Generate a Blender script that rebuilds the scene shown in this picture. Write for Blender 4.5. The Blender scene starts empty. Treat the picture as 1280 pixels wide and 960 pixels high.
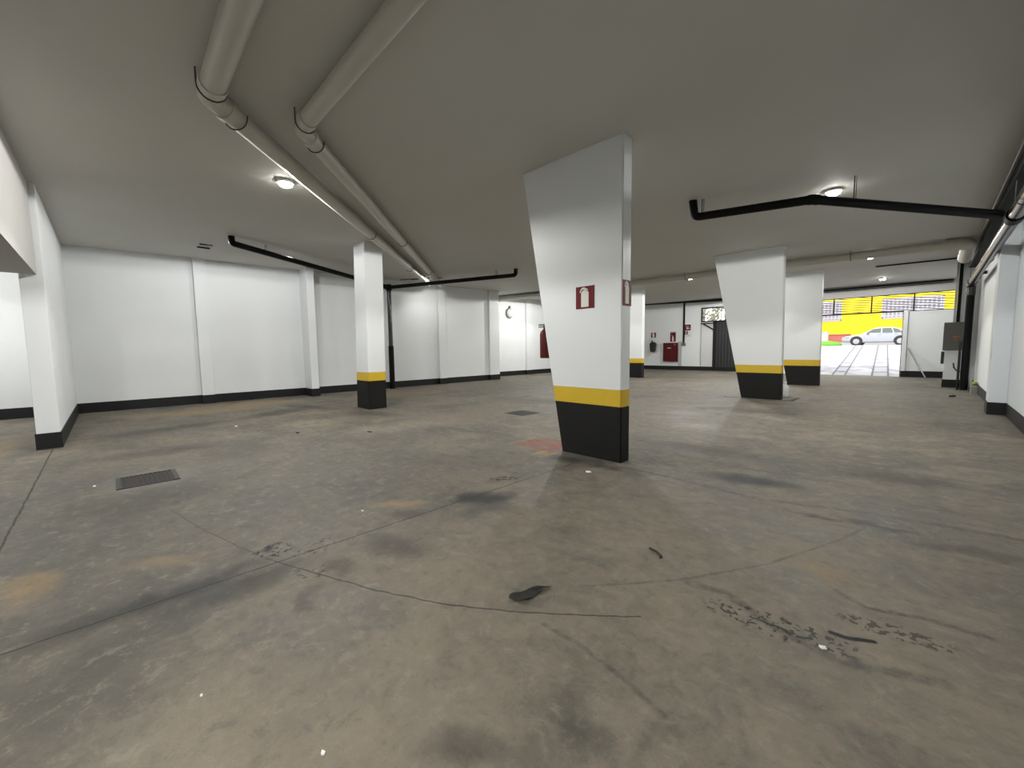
import bpy, bmesh, math, random
from mathutils import Vector, Matrix
random.seed(7)
PI = math.pi
SC = bpy.context.scene
COL = SC.collection

# ------------------------------------------------------------------ materials
def new_mat(name):
    m = bpy.data.materials.new(name); m.use_nodes = True
    nt = m.node_tree
    return m, nt, nt.nodes, nt.links, nt.nodes['Principled BSDF']

def paint(name, col, rough=0.6, var=0.08, scale=3.0, bump=0.0, bscale=60.0, metal=0.0, spec=0.5):
    """plain surface with a little procedural mottling"""
    m, nt, N, L, b = new_mat(name)
    tc = N.new('ShaderNodeTexCoord')
    no = N.new('ShaderNodeTexNoise'); no.inputs['Scale'].default_value = scale; no.inputs['Detail'].default_value = 4
    L.new(tc.outputs['Object'], no.inputs['Vector'])
    mix = N.new('ShaderNodeMix'); mix.data_type = 'RGBA'
    mix.inputs[6].default_value = (*[c * (1 - var) for c in col], 1)
    mix.inputs[7].default_value = (*[min(1, c * (1 + var)) for c in col], 1)
    L.new(no.outputs['Fac'], mix.inputs[0]); L.new(mix.outputs[2], b.inputs['Base Color'])
    b.inputs['Roughness'].default_value = rough; b.inputs['Metallic'].default_value = metal
    b.inputs['Specular IOR Level'].default_value = spec
    if bump:
        n2 = N.new('ShaderNodeTexNoise'); n2.inputs['Scale'].default_value = bscale; n2.inputs['Detail'].default_value = 5
        L.new(tc.outputs['Object'], n2.inputs['Vector'])
        bp = N.new('ShaderNodeBump'); bp.inputs['Strength'].default_value = bump; bp.inputs['Distance'].default_value = 0.01
        L.new(n2.outputs['Fac'], bp.inputs['Height']); L.new(bp.outputs['Normal'], b.inputs['Normal'])
    return m

def emit(name, col, strength):
    m, nt, N, L, b = new_mat(name)
    b.inputs['Base Color'].default_value = (*col, 1)
    b.inputs['Emission Color'].default_value = (*col, 1)
    b.inputs['Emission Strength'].default_value = strength
    return m

M = dict(
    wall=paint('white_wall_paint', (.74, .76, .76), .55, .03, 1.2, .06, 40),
    wallshaded=paint('shaded_white_wall_paint', (.60, .635, .655), .55, .03, 1.2, .06, 40),  # same white wall, with the bluish daylight shading put into its colour
    column=paint('white_column_paint', (.72, .74, .735), .5, .03, 1.5, .05, 40),
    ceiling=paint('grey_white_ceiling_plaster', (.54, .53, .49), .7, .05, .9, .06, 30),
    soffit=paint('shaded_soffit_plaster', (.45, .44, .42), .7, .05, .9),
    black=paint('black_skirting_paint', (.008, .0085, .009), .55, .15, 4, spec=.3),
    bandblack=paint('black_column_paint', (.0075, .0075, .007), .6, .15, 4, spec=.25),
    yellow=paint('yellow_column_paint', (.60, .40, .018), .45, .08, 5),
    cream=paint('cream_pvc', (.50, .475, .41), .4, .05, 3),
    pvc=paint('black_pvc', (.005, .005, .005), .55, .1, 4, spec=.15),
    drain=paint('dark_glossy_pvc', (.012, .012, .012), .22, .1, 4, spec=.6),
    trunk=paint('black_trunking', (.008, .008, .008), .6, .1, 4, spec=.15),
    steel=paint('galvanised_steel', (.36, .36, .36), .38, .1, 20, metal=.7),
    gratesteel=paint('dull_grate_steel', (.04, .04, .038), .6, .2, 10),
    slat=paint('grey_louvre_paint', (.10, .10, .10), .6, .1, 5),
    wire=paint('dark_wire', (.03, .03, .03), .5, .1, 4),
    red=paint('red_enamel', (.085, .002, .004), .5, .08, 8, spec=.25),
    redsign=paint('red_sign_face', (.125, .004, .008), .5, .05, 8, spec=.2),
    white=paint('white_enamel', (.80, .80, .78), .4, .03, 5),
    cream_sign=paint('ivory_pictogram', (.66, .66, .58), .45, .03, 5),
    blackm=paint('black_rubber', (.01, .01, .01), .5, .1, 5),
    greybox=paint('grey_green_cabinet_enamel', (.115, .115, .098), .5, .06, 5),
    greygreen=paint('grey_wall_box', (.42, .43, .41), .5, .05, 5),
    orange=paint('orange_marking', (.5, .12, .02), .5, .05, 5),
    darkdoor=paint('charcoal_steel', (.022, .0235, .025), .6, .1, 5),
    whitedoor=paint('pale_grey_door_enamel', (.60, .60, .59), .45, .04, 5),
    rust=paint('rusty_grate_iron', (.022, .010, .006), .7, .5, 9),
    iron=paint('black_cast_iron', (.007, .007, .007), .6, .3, 12),
    conc=paint('grey_concrete_block', (.24, .24, .22), .85, .15, 15),
    moss=paint('yellow_green_cloth', (.30, .30, .06), .9, .25, 12),
    plastic=paint('white_plastic', (.78, .78, .76), .4, .03, 5),
    leaf=paint('dry_dark_leaf', (.055, .050, .042), .7, .4, 20),
    twig=paint('dark_twig', (.03, .025, .02), .8, .3, 20),
    paper=paint('white_paper', (.85, .85, .83), .8, .03, 20),
    lampbody=paint('white_lamp_body', (.7, .7, .7), .4, .02, 5),
    led=emit('lit_lamp_diffuser', (1, .98, .94), 70),
    roller=paint('grey_lintel_plaster', (.46, .45, .44), .6, .06, 3),
    # outside
    carpaint=paint('silver_car_paint', (.40, .41, .44), .3, .02, 3, metal=.2),
    carglass=paint('dark_car_glass', (.10, .12, .11), .1, .1, 3),
    tyre=paint('tyre_rubber', (.02, .02, .02), .7, .1, 10),
    rim=paint('silver_rim', (.40, .38, .39), .4, .05, 10, metal=.2),
    facade=paint('yellow_facade_paint', (.80, .60, .002), .7, .04, 1),
    facadewin=paint('pale_window_bars', (.42, .40, .42), .6, .05, 3),
    winpane=paint('grey_window_pane', (.27, .25, .30), .3, .2, 3),
    redwall=paint('red_brick_boundary_wall', (.42, .12, .10), .8, .15, 6),
    grass=paint('bright_grass', (.13, .42, .02), .9, .4, 8),
    bark=paint('pale_bark', (.20, .16, .13), .9, .2, 8),
    leaves=paint('pale_green_leaves', (.30, .29, .21), .8, .3, 6),
    asphalt=paint('pale_street_surface', (.40, .39, .385), .9, .08, 2),
)

# ------------------------------------------------------------------ the concrete floor
def floor_material():
    m, nt, N, L, b = new_mat('worn_concrete_floor')
    tc = N.new('ShaderNodeTexCoord'); P0 = tc.outputs['Object']
    def math_(op, a, b_=None, c=None, clamp=False):
        n = N.new('ShaderNodeMath'); n.operation = op; n.use_clamp = clamp
        for i, v in enumerate((a, b_, c)):
            if v is None: continue
            if isinstance(v, (int, float)): n.inputs[i].default_value = v
            else: L.new(v, n.inputs[i])
        return n.outputs[0]
    def vec(op, a, b_=None, s=None):
        n = N.new('ShaderNodeVectorMath'); n.operation = op
        for i, v in enumerate((a, b_)):
            if v is None: continue
            if isinstance(v, (tuple, list)): n.inputs[i].default_value = v
            else: L.new(v, n.inputs[i])
        if s is not None:
            if isinstance(s, (int, float)): n.inputs['Scale'].default_value = s
            else: L.new(s, n.inputs['Scale'])
        return n
    def noise(scale, detail=5, rough=.6, src=None, dist=0.0):
        n = N.new('ShaderNodeTexNoise'); n.inputs['Scale'].default_value = scale
        n.inputs['Detail'].default_value = detail; n.inputs['Roughness'].default_value = rough
        n.inputs['Distortion'].default_value = dist
        L.new(src or P0, n.inputs['Vector']); return n
    def ramp(v, lo, hi, a=0.0, b_=1.0):
        n = N.new('ShaderNodeMapRange'); n.interpolation_type = 'SMOOTHSTEP'
        L.new(v, n.inputs[0])
        for i, x in zip((1, 2, 3, 4), (lo, hi, a, b_)): n.inputs[i].default_value = x
        return n.outputs[0]
    def mixc(f, a, col):
        n = N.new('ShaderNodeMix'); n.data_type = 'RGBA'
        if isinstance(f, (int, float)): n.inputs[0].default_value = f
        else: L.new(f, n.inputs[0])
        if isinstance(a, tuple): n.inputs[6].default_value = (*a, 1)
        else: L.new(a, n.inputs[6])
        if isinstance(col, tuple): n.inputs[7].default_value = (*col, 1)
        else: L.new(col, n.inputs[7])
        return n.outputs[2]
    # warped coordinates for stains
    nz = noise(2.3, 5, .6)
    w1 = vec('SUBTRACT', nz.outputs['Color'], (.5, .5, .5))
    w2 = vec('SCALE', w1.outputs[0], s=.42)
    PW = vec('ADD', P0, w2.outputs[0]).outputs[0]
    nz2 = noise(9, 3, .6)
    w3 = vec('SCALE', vec('SUBTRACT', nz2.outputs['Color'], (.5, .5, .5)).outputs[0], s=.028)
    PL = vec('ADD', P0, w3.outputs[0]).outputs[0]
    nz3 = noise(22, 3, .6)
    w4 = vec('SCALE', vec('SUBTRACT', nz3.outputs['Color'], (.5, .5, .5)).outputs[0], s=.13)
    PB = vec('ADD', P0, w4.outputs[0]).outputs[0]
    def flat(v):
        n = N.new('ShaderNodeVectorMath'); n.operation = 'MULTIPLY'; L.new(v, n.inputs[0]); n.inputs[1].default_value = (1, 1, 0)
        return n.outputs[0]
    PWf, PLf, PBf = flat(PW), flat(PL), flat(PB)
    def seg(p, a, c):
        ax, ay = a; bx, by = c; d = (bx - ax, by - ay); l2 = d[0]**2 + d[1]**2
        q = vec('SUBTRACT', p, (ax, ay, 0)).outputs[0]
        t = math_('MULTIPLY', vec('DOT_PRODUCT', q, (d[0], d[1], 0)).outputs['Value'], 1 / l2, clamp=True)
        r = vec('SCALE', vec('ADD', (d[0], d[1], 0), (0, 0, 0)).outputs[0], s=t).outputs[0]
        return vec('DISTANCE', q, r).outputs['Value']
    def poly(p, pts):
        o = None
        for a, c in zip(pts, pts[1:]):
            s = seg(p, a, c); o = s if o is None else math_('MINIMUM', o, s)
        return o
    def blob(p, x, y, rx, ry, rot=0):
        q = vec('SUBTRACT', p, (x, y, 0)).outputs[0]
        n = N.new('ShaderNodeVectorRotate'); n.rotation_type = 'Z_AXIS'; L.new(q, n.inputs['Vector']); n.inputs['Angle'].default_value = -rot
        r = vec('MULTIPLY', n.outputs[0], (1 / rx, 1 / ry, 0)).outputs[0]
        return vec('LENGTH', r).outputs['Value']
    big = noise(.35, 4, .55).outputs['Fac']; mid = noise(1.3, 9, .70, dist=.3).outputs['Fac']
    fine = noise(14, 8, .7).outputs['Fac']; grit = noise(140, 3, .7).outputs['Fac']
    c = mixc(ramp(mid, .34, .66), (.094, .086, .069), (.225, .198, .150))
    m4 = noise(4.5, 9, .74, dist=.3).outputs['Fac']
    c = mixc(math_('MULTIPLY', ramp(m4, .50, .66), .45), c, (.062, .059, .052))
    c = mixc(math_('MULTIPLY', ramp(m4, .46, .32), .35), c, (.26, .235, .185))
    c = mixc(math_('MULTIPLY', ramp(big, .45, .66), .55), c, (.175, .148, .112))
    c = mixc(math_('MULTIPLY', ramp(noise(.8, 8, .68, dist=.5).outputs['Fac'], .52, .66), .55), c, (.068, .066, .060))
    # long sweep marks parallel to the driving lane
    mp = N.new('ShaderNodeMapping'); mp.inputs['Scale'].default_value = (.6, 4.5, 1); mp.inputs['Rotation'].default_value = (0, 0, .12)
    L.new(P0, mp.inputs['Vector'])
    sw = noise(1.3, 6, .65, src=mp.outputs[0]).outputs['Fac']
    c = mixc(math_('MULTIPLY', ramp(sw, .52, .74), .42), c, (.060, .058, .053))
    c = mixc(math_('MULTIPLY', ramp(sw, .46, .26), .35), c, (.225, .200, .160))
    # pale traffic wear cracks (trowel arcs)
    vo = N.new('ShaderNodeTexNoise'); vo.inputs['Scale'].default_value = 3.2; vo.inputs['Detail'].default_value = 6; vo.inputs['Distortion'].default_value = 1.0
    L.new(P0, vo.inputs['Vector'])
    line = math_('ABSOLUTE', math_('SUBTRACT', vo.outputs['Fac'], .5))
    c = mixc(math_('MULTIPLY', ramp(line, .03, .0), .16), c, (.27, .25, .21))
    c = mixc(math_('MULTIPLY', ramp(fine, .48, .75), .30), c, (.075, .070, .062))
    c = mixc(math_('MULTIPLY', ramp(grit, .58, .72), .40), c, (.30, .28, .24))
    c = mixc(math_('MULTIPLY', ramp(grit, .44, .30), .45), c, (.05, .047, .042))
    # the lane right of the long joint is paler and warmer, the bay left of it duller
    lane = ramp(blob(PWf, -1.0, 1.9, 2.0, 2.6), 1.25, .45)
    c = mixc(math_('MULTIPLY', lane, math_('MULTIPLY', ramp(mid, .25, .6), .50)), c, (.250, .210, .150))
    bay = ramp(blob(PWf, -5.4, 1.0, 2.7, 3.2), 1.2, .5)
    c = mixc(math_('MULTIPLY', bay, .42), c, (.080, .078, .070))
    # warm orange dirt
    for x, y, rx, ry, rot, k in ((-3.62, -.42, .26, .16, .2, .55), (-3.43, .2, .25, .10, .9, .28), (-3.25, 1.78, .25, .09, .8, .45), (-9.3, -1.2, 1.2, .3, 0, .4), (-.35, 2.95, .22, .12, 0, .3),
                             (-11.8, 1.2, 1.6, .5, 1.3, .55), (-12.4, 2.6, .9, 1.3, 0, .45), (-11.5, 6.2, 1.1, 1.6, 0, .35)):
        d = blob(PWf, x, y, rx, ry, rot)
        c = mixc(math_('MULTIPLY', ramp(d, 1.25, .2), k), c, (.33, .22, .095))
    c = mixc(math_('MULTIPLY', ramp(blob(PWf, -2.7, -.25, 1.0, .55), 1.25, .4), .5), c, (.085, .078, .066))  # lower left corner: light falloff (vignetting) darkened into the floor colour
    m5 = noise(8.5, 10, .78, dist=.25).outputs['Fac']
    c = mixc(math_('MULTIPLY', ramp(m5, .52, .64), .34), c, (.070, .066, .058))
    c = mixc(math_('MULTIPLY', ramp(m5, .47, .38), .34), c, (.29, .26, .20))
    # oil and tyre stains
    for x, y, rx, ry, rot, k in ((-2.80, 2.36, .34, .17, 1.1, .85), (-2.92, 2.30, .12, .22, .2, .6), (-2.62, 2.2, .16, .30, 0, .4), (-2.92, .15, .13, .50, .05, .6), (-2.72, .45, .16, .42, .1, .5), (-2.55, .95, .13, .10, .3, .4),
                             (-2.55, 1.35, .30, .16, .6, .40), (-2.95, 1.7, .22, .14, .6, .4), (-3.12, .70, .05, .09, .6, .75), (-2.30, .72, .07, .16, 1.2, .4),
                             (-1.2, 4.55, .50, .20, .25, .75), (-.25, 4.00, .18, .07, .1, .65), (-.62, 3.88, .2, .05, .2, .35),
                             (-1.0, .78, .22, .10, .9, .45), (-.82, 1.12, .14, .07, .5, .35), (-2.2, 5.5, 1.0, .3, .1, .35), (-.2, 5.6, .6, .3, .1, .4),
                             (-7.4, 0.4, .9, .28, 1.5, .35), (-9.6, .9, .35, 1.1, .2, .45), (-10.2, 2.6, .4, .9, .6, .5), (-10.8, 3.4, .8, .3, .3, .45), (-6.6, 1.2, .7, .5, 0, .25), (-5.0, .2, .5, .6, 0, .3),
                             (-8.4, 4.0, .9, .35, .4, .40), (-7, 8, 1.6, .6, .3, .3), (-3, 9.5, 1.4, .4, 0, .25), (.3, 3.9, .5, .1, .2, .35), (-3.05, 3.9, .30, .16, 0, .6), (-2.45, 3.95, .25, .10, .5, .5)):
        d = blob(PWf, x, y, rx, ry, rot)
        c = mixc(math_('MULTIPLY', ramp(d, 1.3, .25), min(.92, k * 1.2)), c, (.026, .026, .025))
    # speckled black drips
    for x, y, rx, ry, rot, k, th in ((-3.08, .72, .13, .13, 0, .9, .52), (-3.08, 2.88, .16, .07, .9, .85, .48), (-.45, 2.22, .34, .10, .15, .8, .52), (-.06, 2.55, .22, .07, .2, .7, .5),
                                 (-2.93, .93, .10, .16, .3, .7, .56), (-2.6, .8, .10, .10, 0, .6, .55)):
        d = blob(PBf, x, y, rx, ry, rot)
        sp = noise(26, 3, .6, src=PL).outputs['Fac']
        f = math_('MULTIPLY', ramp(d, 1.15, .75), ramp(sp, th, th + .06))
        c = mixc(math_('MULTIPLY', f, k), c, (.008, .008, .008))
    d = poly(PLf, [(-.262, 2.345), (-.20, 2.352), (-.12, 2.40)])
    c = mixc(ramp(d, .020, .008), c, (.004, .004, .004))
    # tyre tracks (soft thin dark curves)
    for pts, w, k in (([(-2.35, 4.1), (-1.73, 4.075), (-.99, 4.03), (-.27, 4.28), (.6, 4.4)], .035, .45),
                      ([(-.914, 2.295), (-.714, 2.338), (-.49, 2.206), (-.204, 2.15), (.10, 2.29)], .03, .5),
                      ([(-.62, 3.88), (-.289, 3.97), (-.011, 4.031)], .03, .55), ([(-.131, 2.712), (.028, 2.78), (.25, 2.8)], .02, .55),
                      ([(-.30, 2.78), (-.16, 2.70), (-.03, 2.75)], .016, .5),
                      ([(-1.318, 1.846), (-.957, 2.287), (-.644, 2.839), (-.378, 3.541), (-.248, 4.028)], .011, .45),
                      ([(-1.269, 1.445), (-1.08, 1.451), (-.856, 1.427), (-.621, 1.369)], .014, .45)):
        d = poly(PLf, pts)
        c = mixc(math_('MULTIPLY', ramp(d, w * 1.6, w * .3), math_('MULTIPLY', ramp(fine, .3, .6), k)), c, (.03, .029, .028))
    # saw cuts and the curved crack
    for pts, w, k in (([(-2.89, -3), (-2.89, 4.15)], .0085, .85), ([(-2.9, 4.5), (-2.9, 11.8)], .008, .5), ([(-8.79, -.64), (-6.378, -.63), (2, -.60)], .011, .85),
                      ([(-8.9, -.3), (-8.9, 4.2)], .006, .15), ([(-2.9, 8.1), (1, 8.1)], .008, .25)):
        d = poly(P0f, pts) if False else poly(PLf, pts)
        c = mixc(math_('MULTIPLY', ramp(d, w, w * .35), k), c, (.016, .016, .015))
    d = poly(PLf, [(-4.6, .30), (-3.907, .426), (-3.309, .572), (-2.906, .691)])
    c = mixc(math_('MULTIPLY', ramp(d, .009, .003), .45), c, (.03, .03, .03))
    d = poly(PLf, [(-2.906, .691), (-2.539, .835), (-2.135, .996), (-1.734, 1.204), (-1.452, 1.404), (-1.259, 1.557), (-.96, 1.823)])
    c = mixc(math_('MULTIPLY', ramp(d, .0075, .003), .8), c, (.03, .027, .024))
    # worn red square with a yellow edge, painted below the extinguisher
    sx = N.new('ShaderNodeSeparateXYZ'); L.new(PL, sx.inputs[0])
    def inside(x0, x1, y0, y1):
        a = math_('GREATER_THAN', sx.outputs[0], x0); b1 = math_('LESS_THAN', sx.outputs[0], x1)
        c1 = math_('GREATER_THAN', sx.outputs[1], y0); d1 = math_('LESS_THAN', sx.outputs[1], y1)
        return math_('MULTIPLY', math_('MULTIPLY', a, b1), math_('MULTIPLY', c1, d1))
    wear = ramp(noise(6, 6, .7).outputs['Fac'], .30, .62)
    c = mixc(math_('MULTIPLY', inside(-4.22, -3.36, 3.96, 4.72), math_('MULTIPLY', wear, .35)), c, (.26, .19, .06))
    c = mixc(math_('MULTIPLY', inside(-3.56, -3.33, 3.86, 4.10), math_('MULTIPLY', wear, .8)), c, (.36, .27, .08))
    c = mixc(math_('MULTIPLY', inside(-4.12, -3.36, 4.06, 4.66), math_('MULTIPLY', wear, .85)), c, (.22, .045, .042))
    # pale repair ring around the floor grate
    d = blob(PLf, -5.88, .24, .42, .42)
    c = mixc(math_('MULTIPLY', ramp(d, 1.2, .8), .25), c, (.22, .21, .19))
    L.new(c, b.inputs['Base Color'])
    L.new(ramp(mid, .3, .7, .55, .8), b.inputs['Roughness'])
    b.inputs['Specular IOR Level'].default_value = .3
    bp = N.new('ShaderNodeBump'); bp.inputs['Strength'].default_value = .12; bp.inputs['Distance'].default_value = .01
    L.new(math_('ADD', fine, math_('MULTIPLY', grit, .4)), bp.inputs['Height']); L.new(bp.outputs['Normal'], b.inputs['Normal'])
    return m

# ------------------------------------------------------------------ geometry helpers
def box(bm, x0, x1, y0, y1, z0, z1, bevel=0.0):
    vs = [bm.verts.new((x, y, z)) for x in (x0, x1) for y in (y0, y1) for z in (z0, z1)]
    fs = [(0, 1, 3, 2), (4, 6, 7, 5), (0, 4, 5, 1), (2, 3, 7, 6), (0, 2, 6, 4), (1, 5, 7, 3)]
    faces = [bm.faces.new([vs[i] for i in f]) for f in fs]
    if bevel:
        es = list({e for f in faces for e in f.edges})
        bmesh.ops.bevel(bm, geom=es, offset=bevel, segments=2, affect='EDGES', profile=.7)

def prism(bm, lo, hi):
    """closed solid between two matching polygons (lists of 3-D points)"""
    a = [bm.verts.new(p) for p in lo]; b = [bm.verts.new(p) for p in hi]
    n = len(a)
    bm.faces.new(a[::-1]); bm.faces.new(b)
    for i in range(n): bm.faces.new((a[i], a[(i + 1) % n], b[(i + 1) % n], b[i]))

def fillet(pts, rad, n=7):
    P = [Vector(p) for p in pts]; out = [P[0]]
    for i in range(1, len(P) - 1):
        a, b, c = P[i - 1], P[i], P[i + 1]
        u = (a - b).normalized(); v = (c - b).normalized(); ang = u.angle(v)
        if abs(ang - PI) < .02: out.append(b); continue
        t = min(rad / math.tan(ang / 2), (a - b).length * .45, (c - b).length * .45)
        p0, p1 = b + u * t, b + v * t
        for k in range(n + 1):
            s = k / n
            out.append(p0 * (1 - s)**2 + b * 2 * s * (1 - s) + p1 * s * s)
    out.append(P[-1]); return out

def tube(bm, pts, r, n=16, caps=True):
    P = [Vector(p) for p in pts]
    T = [((P[min(i + 1, len(P) - 1)] - P[max(i - 1, 0)]).normalized()) for i in range(len(P))]
    ref = Vector((0, 0, 1)) if abs(T[0].z) < .9 else Vector((1, 0, 0))
    u = T[0].cross(ref).normalized(); rings = []
    for i, p in enumerate(P):
        u = (u - T[i] * u.dot(T[i])).normalized(); v = T[i].cross(u)
        ri = r[i] if isinstance(r, (list, tuple)) else r
        rings.append([bm.verts.new(p + (u * math.cos(2 * PI * k / n) + v * math.sin(2 * PI * k / n)) * ri) for k in range(n)])
    for a, b in zip(rings, rings[1:]):
        for k in range(n): bm.faces.new((a[k], a[(k + 1) % n], b[(k + 1) % n], b[k]))
    if caps: bm.faces.new(rings[0][::-1]); bm.faces.new(rings[-1])

def lathe(bm, prof, axis_o=(0, 0, 0), n=24):
    rings = []
    for r, z in prof:
        rings.append([bm.verts.new((axis_o[0] + r * math.cos(2 * PI * k / n), axis_o[1] + r * math.sin(2 * PI * k / n), axis_o[2] + z)) for k in range(n)])
    for a, b in zip(rings, rings[1:]):
        for k in range(n): bm.faces.new((a[k], a[(k + 1) % n], b[(k + 1) % n], b[k]))
    bm.faces.new(rings[0][::-1]); bm.faces.new(rings[-1])

def obj(name, bm, mat, parent=None, smooth=False):
    bmesh.ops.recalc_face_normals(bm, faces=bm.faces[:])
    me = bpy.data.meshes.new(name); bm.to_mesh(me); bm.free()
    me.materials.append(mat)
    o = bpy.data.objects.new(name, me); COL.objects.link(o)
    if smooth:
        me.polygons.foreach_set('use_smooth', [True] * len(me.polygons))
        try: me.set_sharp_from_angle(angle=math.radians(40))
        except Exception: pass
    if parent:
        o.parent = parent
        o.matrix_parent_inverse = Matrix.LocRotScale(parent.location, parent.rotation_euler, None).inverted()
    return o

def thing(name, label, cat, loc=(0, 0, 0), rotz=0, group=None):
    o = bpy.data.objects.new(name, None); COL.objects.link(o)
    o.empty_display_size = .1
    o.location = loc; o.rotation_euler = (0, 0, rotz); o['label'] = label; o['category'] = cat
    if group: o['group'] = group
    return o

def tag(o, label, cat, group=None):
    o['label'] = label; o['category'] = cat
    if group: o['group'] = group
    return o

def struct(name, bm, mat, parent=None, **k):
    o = obj(name, bm, mat, parent, **k)
    if not parent: o['kind'] = 'structure'
    return o

def dup(root, loc, rotz=None, label=None):
    r = root.copy(); COL.objects.link(r); r.location = loc
    if rotz is not None: r.rotation_euler = (0, 0, rotz)
    if label: r['label'] = label
    for ch in list(root.children):
        c = ch.copy(); COL.objects.link(c); c.parent = r
        for g in list(ch.children):
            d = g.copy(); COL.objects.link(d); d.parent = c
    return r

def B(): return bmesh.new()
def boxes(*bs, bevel=0.0):
    bm = B()
    for b in bs: box(bm, *b, bevel=bevel)
    return bm
def tubes(*ts):
    bm = B()
    for p, r, n in ts: tube(bm, p, r, n)
    return bm

def Zc(x, y): return 3.70 + .013 * (-2.5 - x) + .008 * (y - 4.2)   # the ceiling rises very slightly

XL, XR = -13.72, 1.03          # left and right wall faces
YF, YG = 24.0, 23.3            # far wall, gate wall

# ------------------------------------------------------------------ room shell
bm = B(); box(bm, -17.5, 1.6, -6.5, YG + .12, -.25, 0); box(bm, -17.5, -5.0, YG + .12, 24.3, -.25, 0)
struct('floor', bm, floor_material())
bm = B()
cs = [(-17.5, -6.5), (1.6, -6.5), (1.6, 24.4), (-17.5, 24.4)]
prism(bm, [(x, y, Zc(x, y)) for x, y in cs], [(x, y, Zc(x, y) + .35) for x, y in cs])
struct('ceiling', bm, M['ceiling'])
# left wall, with the step back beyond the pier
struct('wall_left', boxes((XL - .25, XL, -6.3, 12.3, 0, 4.1)), M['wall'])
struct('wall_left_far', boxes((-15.4, -15.1, 12.9, 24.3, 0, 4.15), (-15.4, XL - .25, 12.2, 12.9, 0, 4.1)), M['wall'])
struct('trim_1', boxes((XL, XL + .12, 1.76, 2.04, 0, 3.88), bevel=.012), M['wall'])
struct('trim_2', boxes((XL, XL + .60, 4.38, 4.60, 0, 3.88), bevel=.012), M['wall'])
struct('trim_3', boxes((XL, XL + .12, 9.38, 9.73, 0, 3.92), bevel=.012), M['wall'])
struct('trim_4', boxes((XL - .25, XL + .10, 12.05, 12.62, 0, 3.94), bevel=.012), M['wall'])
struct('trim_5', boxes((-15.1, -14.98, 15.85, 16.3, 0, 3.97), bevel=.012), M['wall'])
t_ = .014; BH = .23
struct('baseboard_left', boxes((XL, XL + t_, -6, -.80, 0, BH), (XL, XL + t_, -.55, 1.76, 0, BH), (XL, XL + .12 + t_, 1.76 - t_, 2.04 + t_, 0, BH), (XL, XL + t_, 2.04, 4.38, 0, BH),
       (XL, XL + .60 + t_, 4.38 - t_, 4.60 + t_, 0, BH), (XL, XL + t_, 4.60, 9.38, 0, BH), (XL, XL + .12 + t_, 9.38 - t_, 9.73 + t_, 0, BH),
       (XL, XL + t_, 9.73, 12.05, 0, BH), (XL - .25, XL + .10 + t_, 12.05 - t_, 12.62 + t_, 0, BH), (-15.1, -15.1 + t_, 12.9, 15.85, 0, BH),
       (-15.1, -14.98 + t_, 15.85 - t_, 16.3 + t_, 0, BH), (-15.1, -15.1 + t_, 16.3, YF, 0, BH)), M['black'])
# stub wall projecting from the left wall
struct('wall_stub', boxes((XL, -8.90, -.79, -.555, 0, 3.86), bevel=.006), M['wall'])
struct('baseboard_stub', boxes((XL + .02, -8.90 + t_, -.79 - t_, -.555 + t_, 0, BH)), M['black'])
# dropped slab over the near left corner
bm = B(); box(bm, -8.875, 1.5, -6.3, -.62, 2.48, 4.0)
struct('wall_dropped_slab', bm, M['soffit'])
# right wall, pier, returns
struct('wall_right', boxes((XR, XR + .25, -6.3, 24.3, 0, 3.95)), M['wallshaded'])
struct('trim_6', boxes((.80, XR, 11.85, 12.30, 0, 3.80), bevel=.008), M['wallshaded'])
struct('trim_7', boxes((.93, XR, 13.6, 18.6, 0, 3.84)), M['wall'])
struct('baseboard_right', boxes((XR - t_, XR, -6, 11.85, 0, BH), (.80 - t_, XR, 11.85 - t_, 12.30 + t_, 0, BH), (XR - t_, XR, 12.3, 13.6, 0, BH), (.93 - t_, XR, 13.6 - t_, 18.6, 0, BH)), M['black'])
# end pier by the electric cabinet
struct('trim_8', boxes((.55, XR, 18.6, 18.95, 0, 3.85)), M['wall'])
struct('wall_back', boxes((-17.4, 1.3, -6.55, -6.3, 0, 4.1)), M['wall'])
# far wall, with a high window and a door opening
wx0, wx1, wz0, wz1 = -9.17, -7.86, 2.72, 3.50
dx0, dx1 = -8.36, -7.30
struct('wall_far', boxes((-15.4, wx0, YF, YF + .2, 0, 4.15), (wx0, wx1, YF, YF + .2, wz1, 4.1), (wx0, dx0, YF, YF + .2, 0, wz0), (wx1, dx1, YF, YF + .2, 2.66, 4.1),
       (dx1, -5.0, YF, YF + .2, 0, 4.1), (-5.2, -5.0, YG, YF, 0, 4.05)), M['wall'])
struct('baseboard_far', boxes((-15.1, dx0 - .09, YF - t_, YF, 0, BH), (dx1 + .05, -5.2, YF - t_, YF, 0, BH), (dx0 - .05, dx1 + .05, YF - .03, YF, 0, .22)), M['black'])
# gate wall: jamb piers, lintel
gx0, gx1 = -4.6, -.86
struct('wall_gate', boxes((-5.2, gx0, YG, YG + .2, 0, 4.0), (-.715, XR + .1, YG, YG + .2, 0, 2.66), (gx1, -.715, YG - .05, YG + .2, 0, 2.68)), M['wall'])
struct('trim_9', boxes((-5.2, XR + .1, YG - .02, YG + .2, 3.385, 3.74)), M['roller'])
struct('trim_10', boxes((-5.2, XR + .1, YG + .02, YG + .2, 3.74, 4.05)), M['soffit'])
struct('baseboard_gate', boxes((gx1 - .0, -.70, YG - .07, YG - .05, 0, .25), (-.715, .9, YG - t_, YG, 0, .25)), M['black'])
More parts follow.
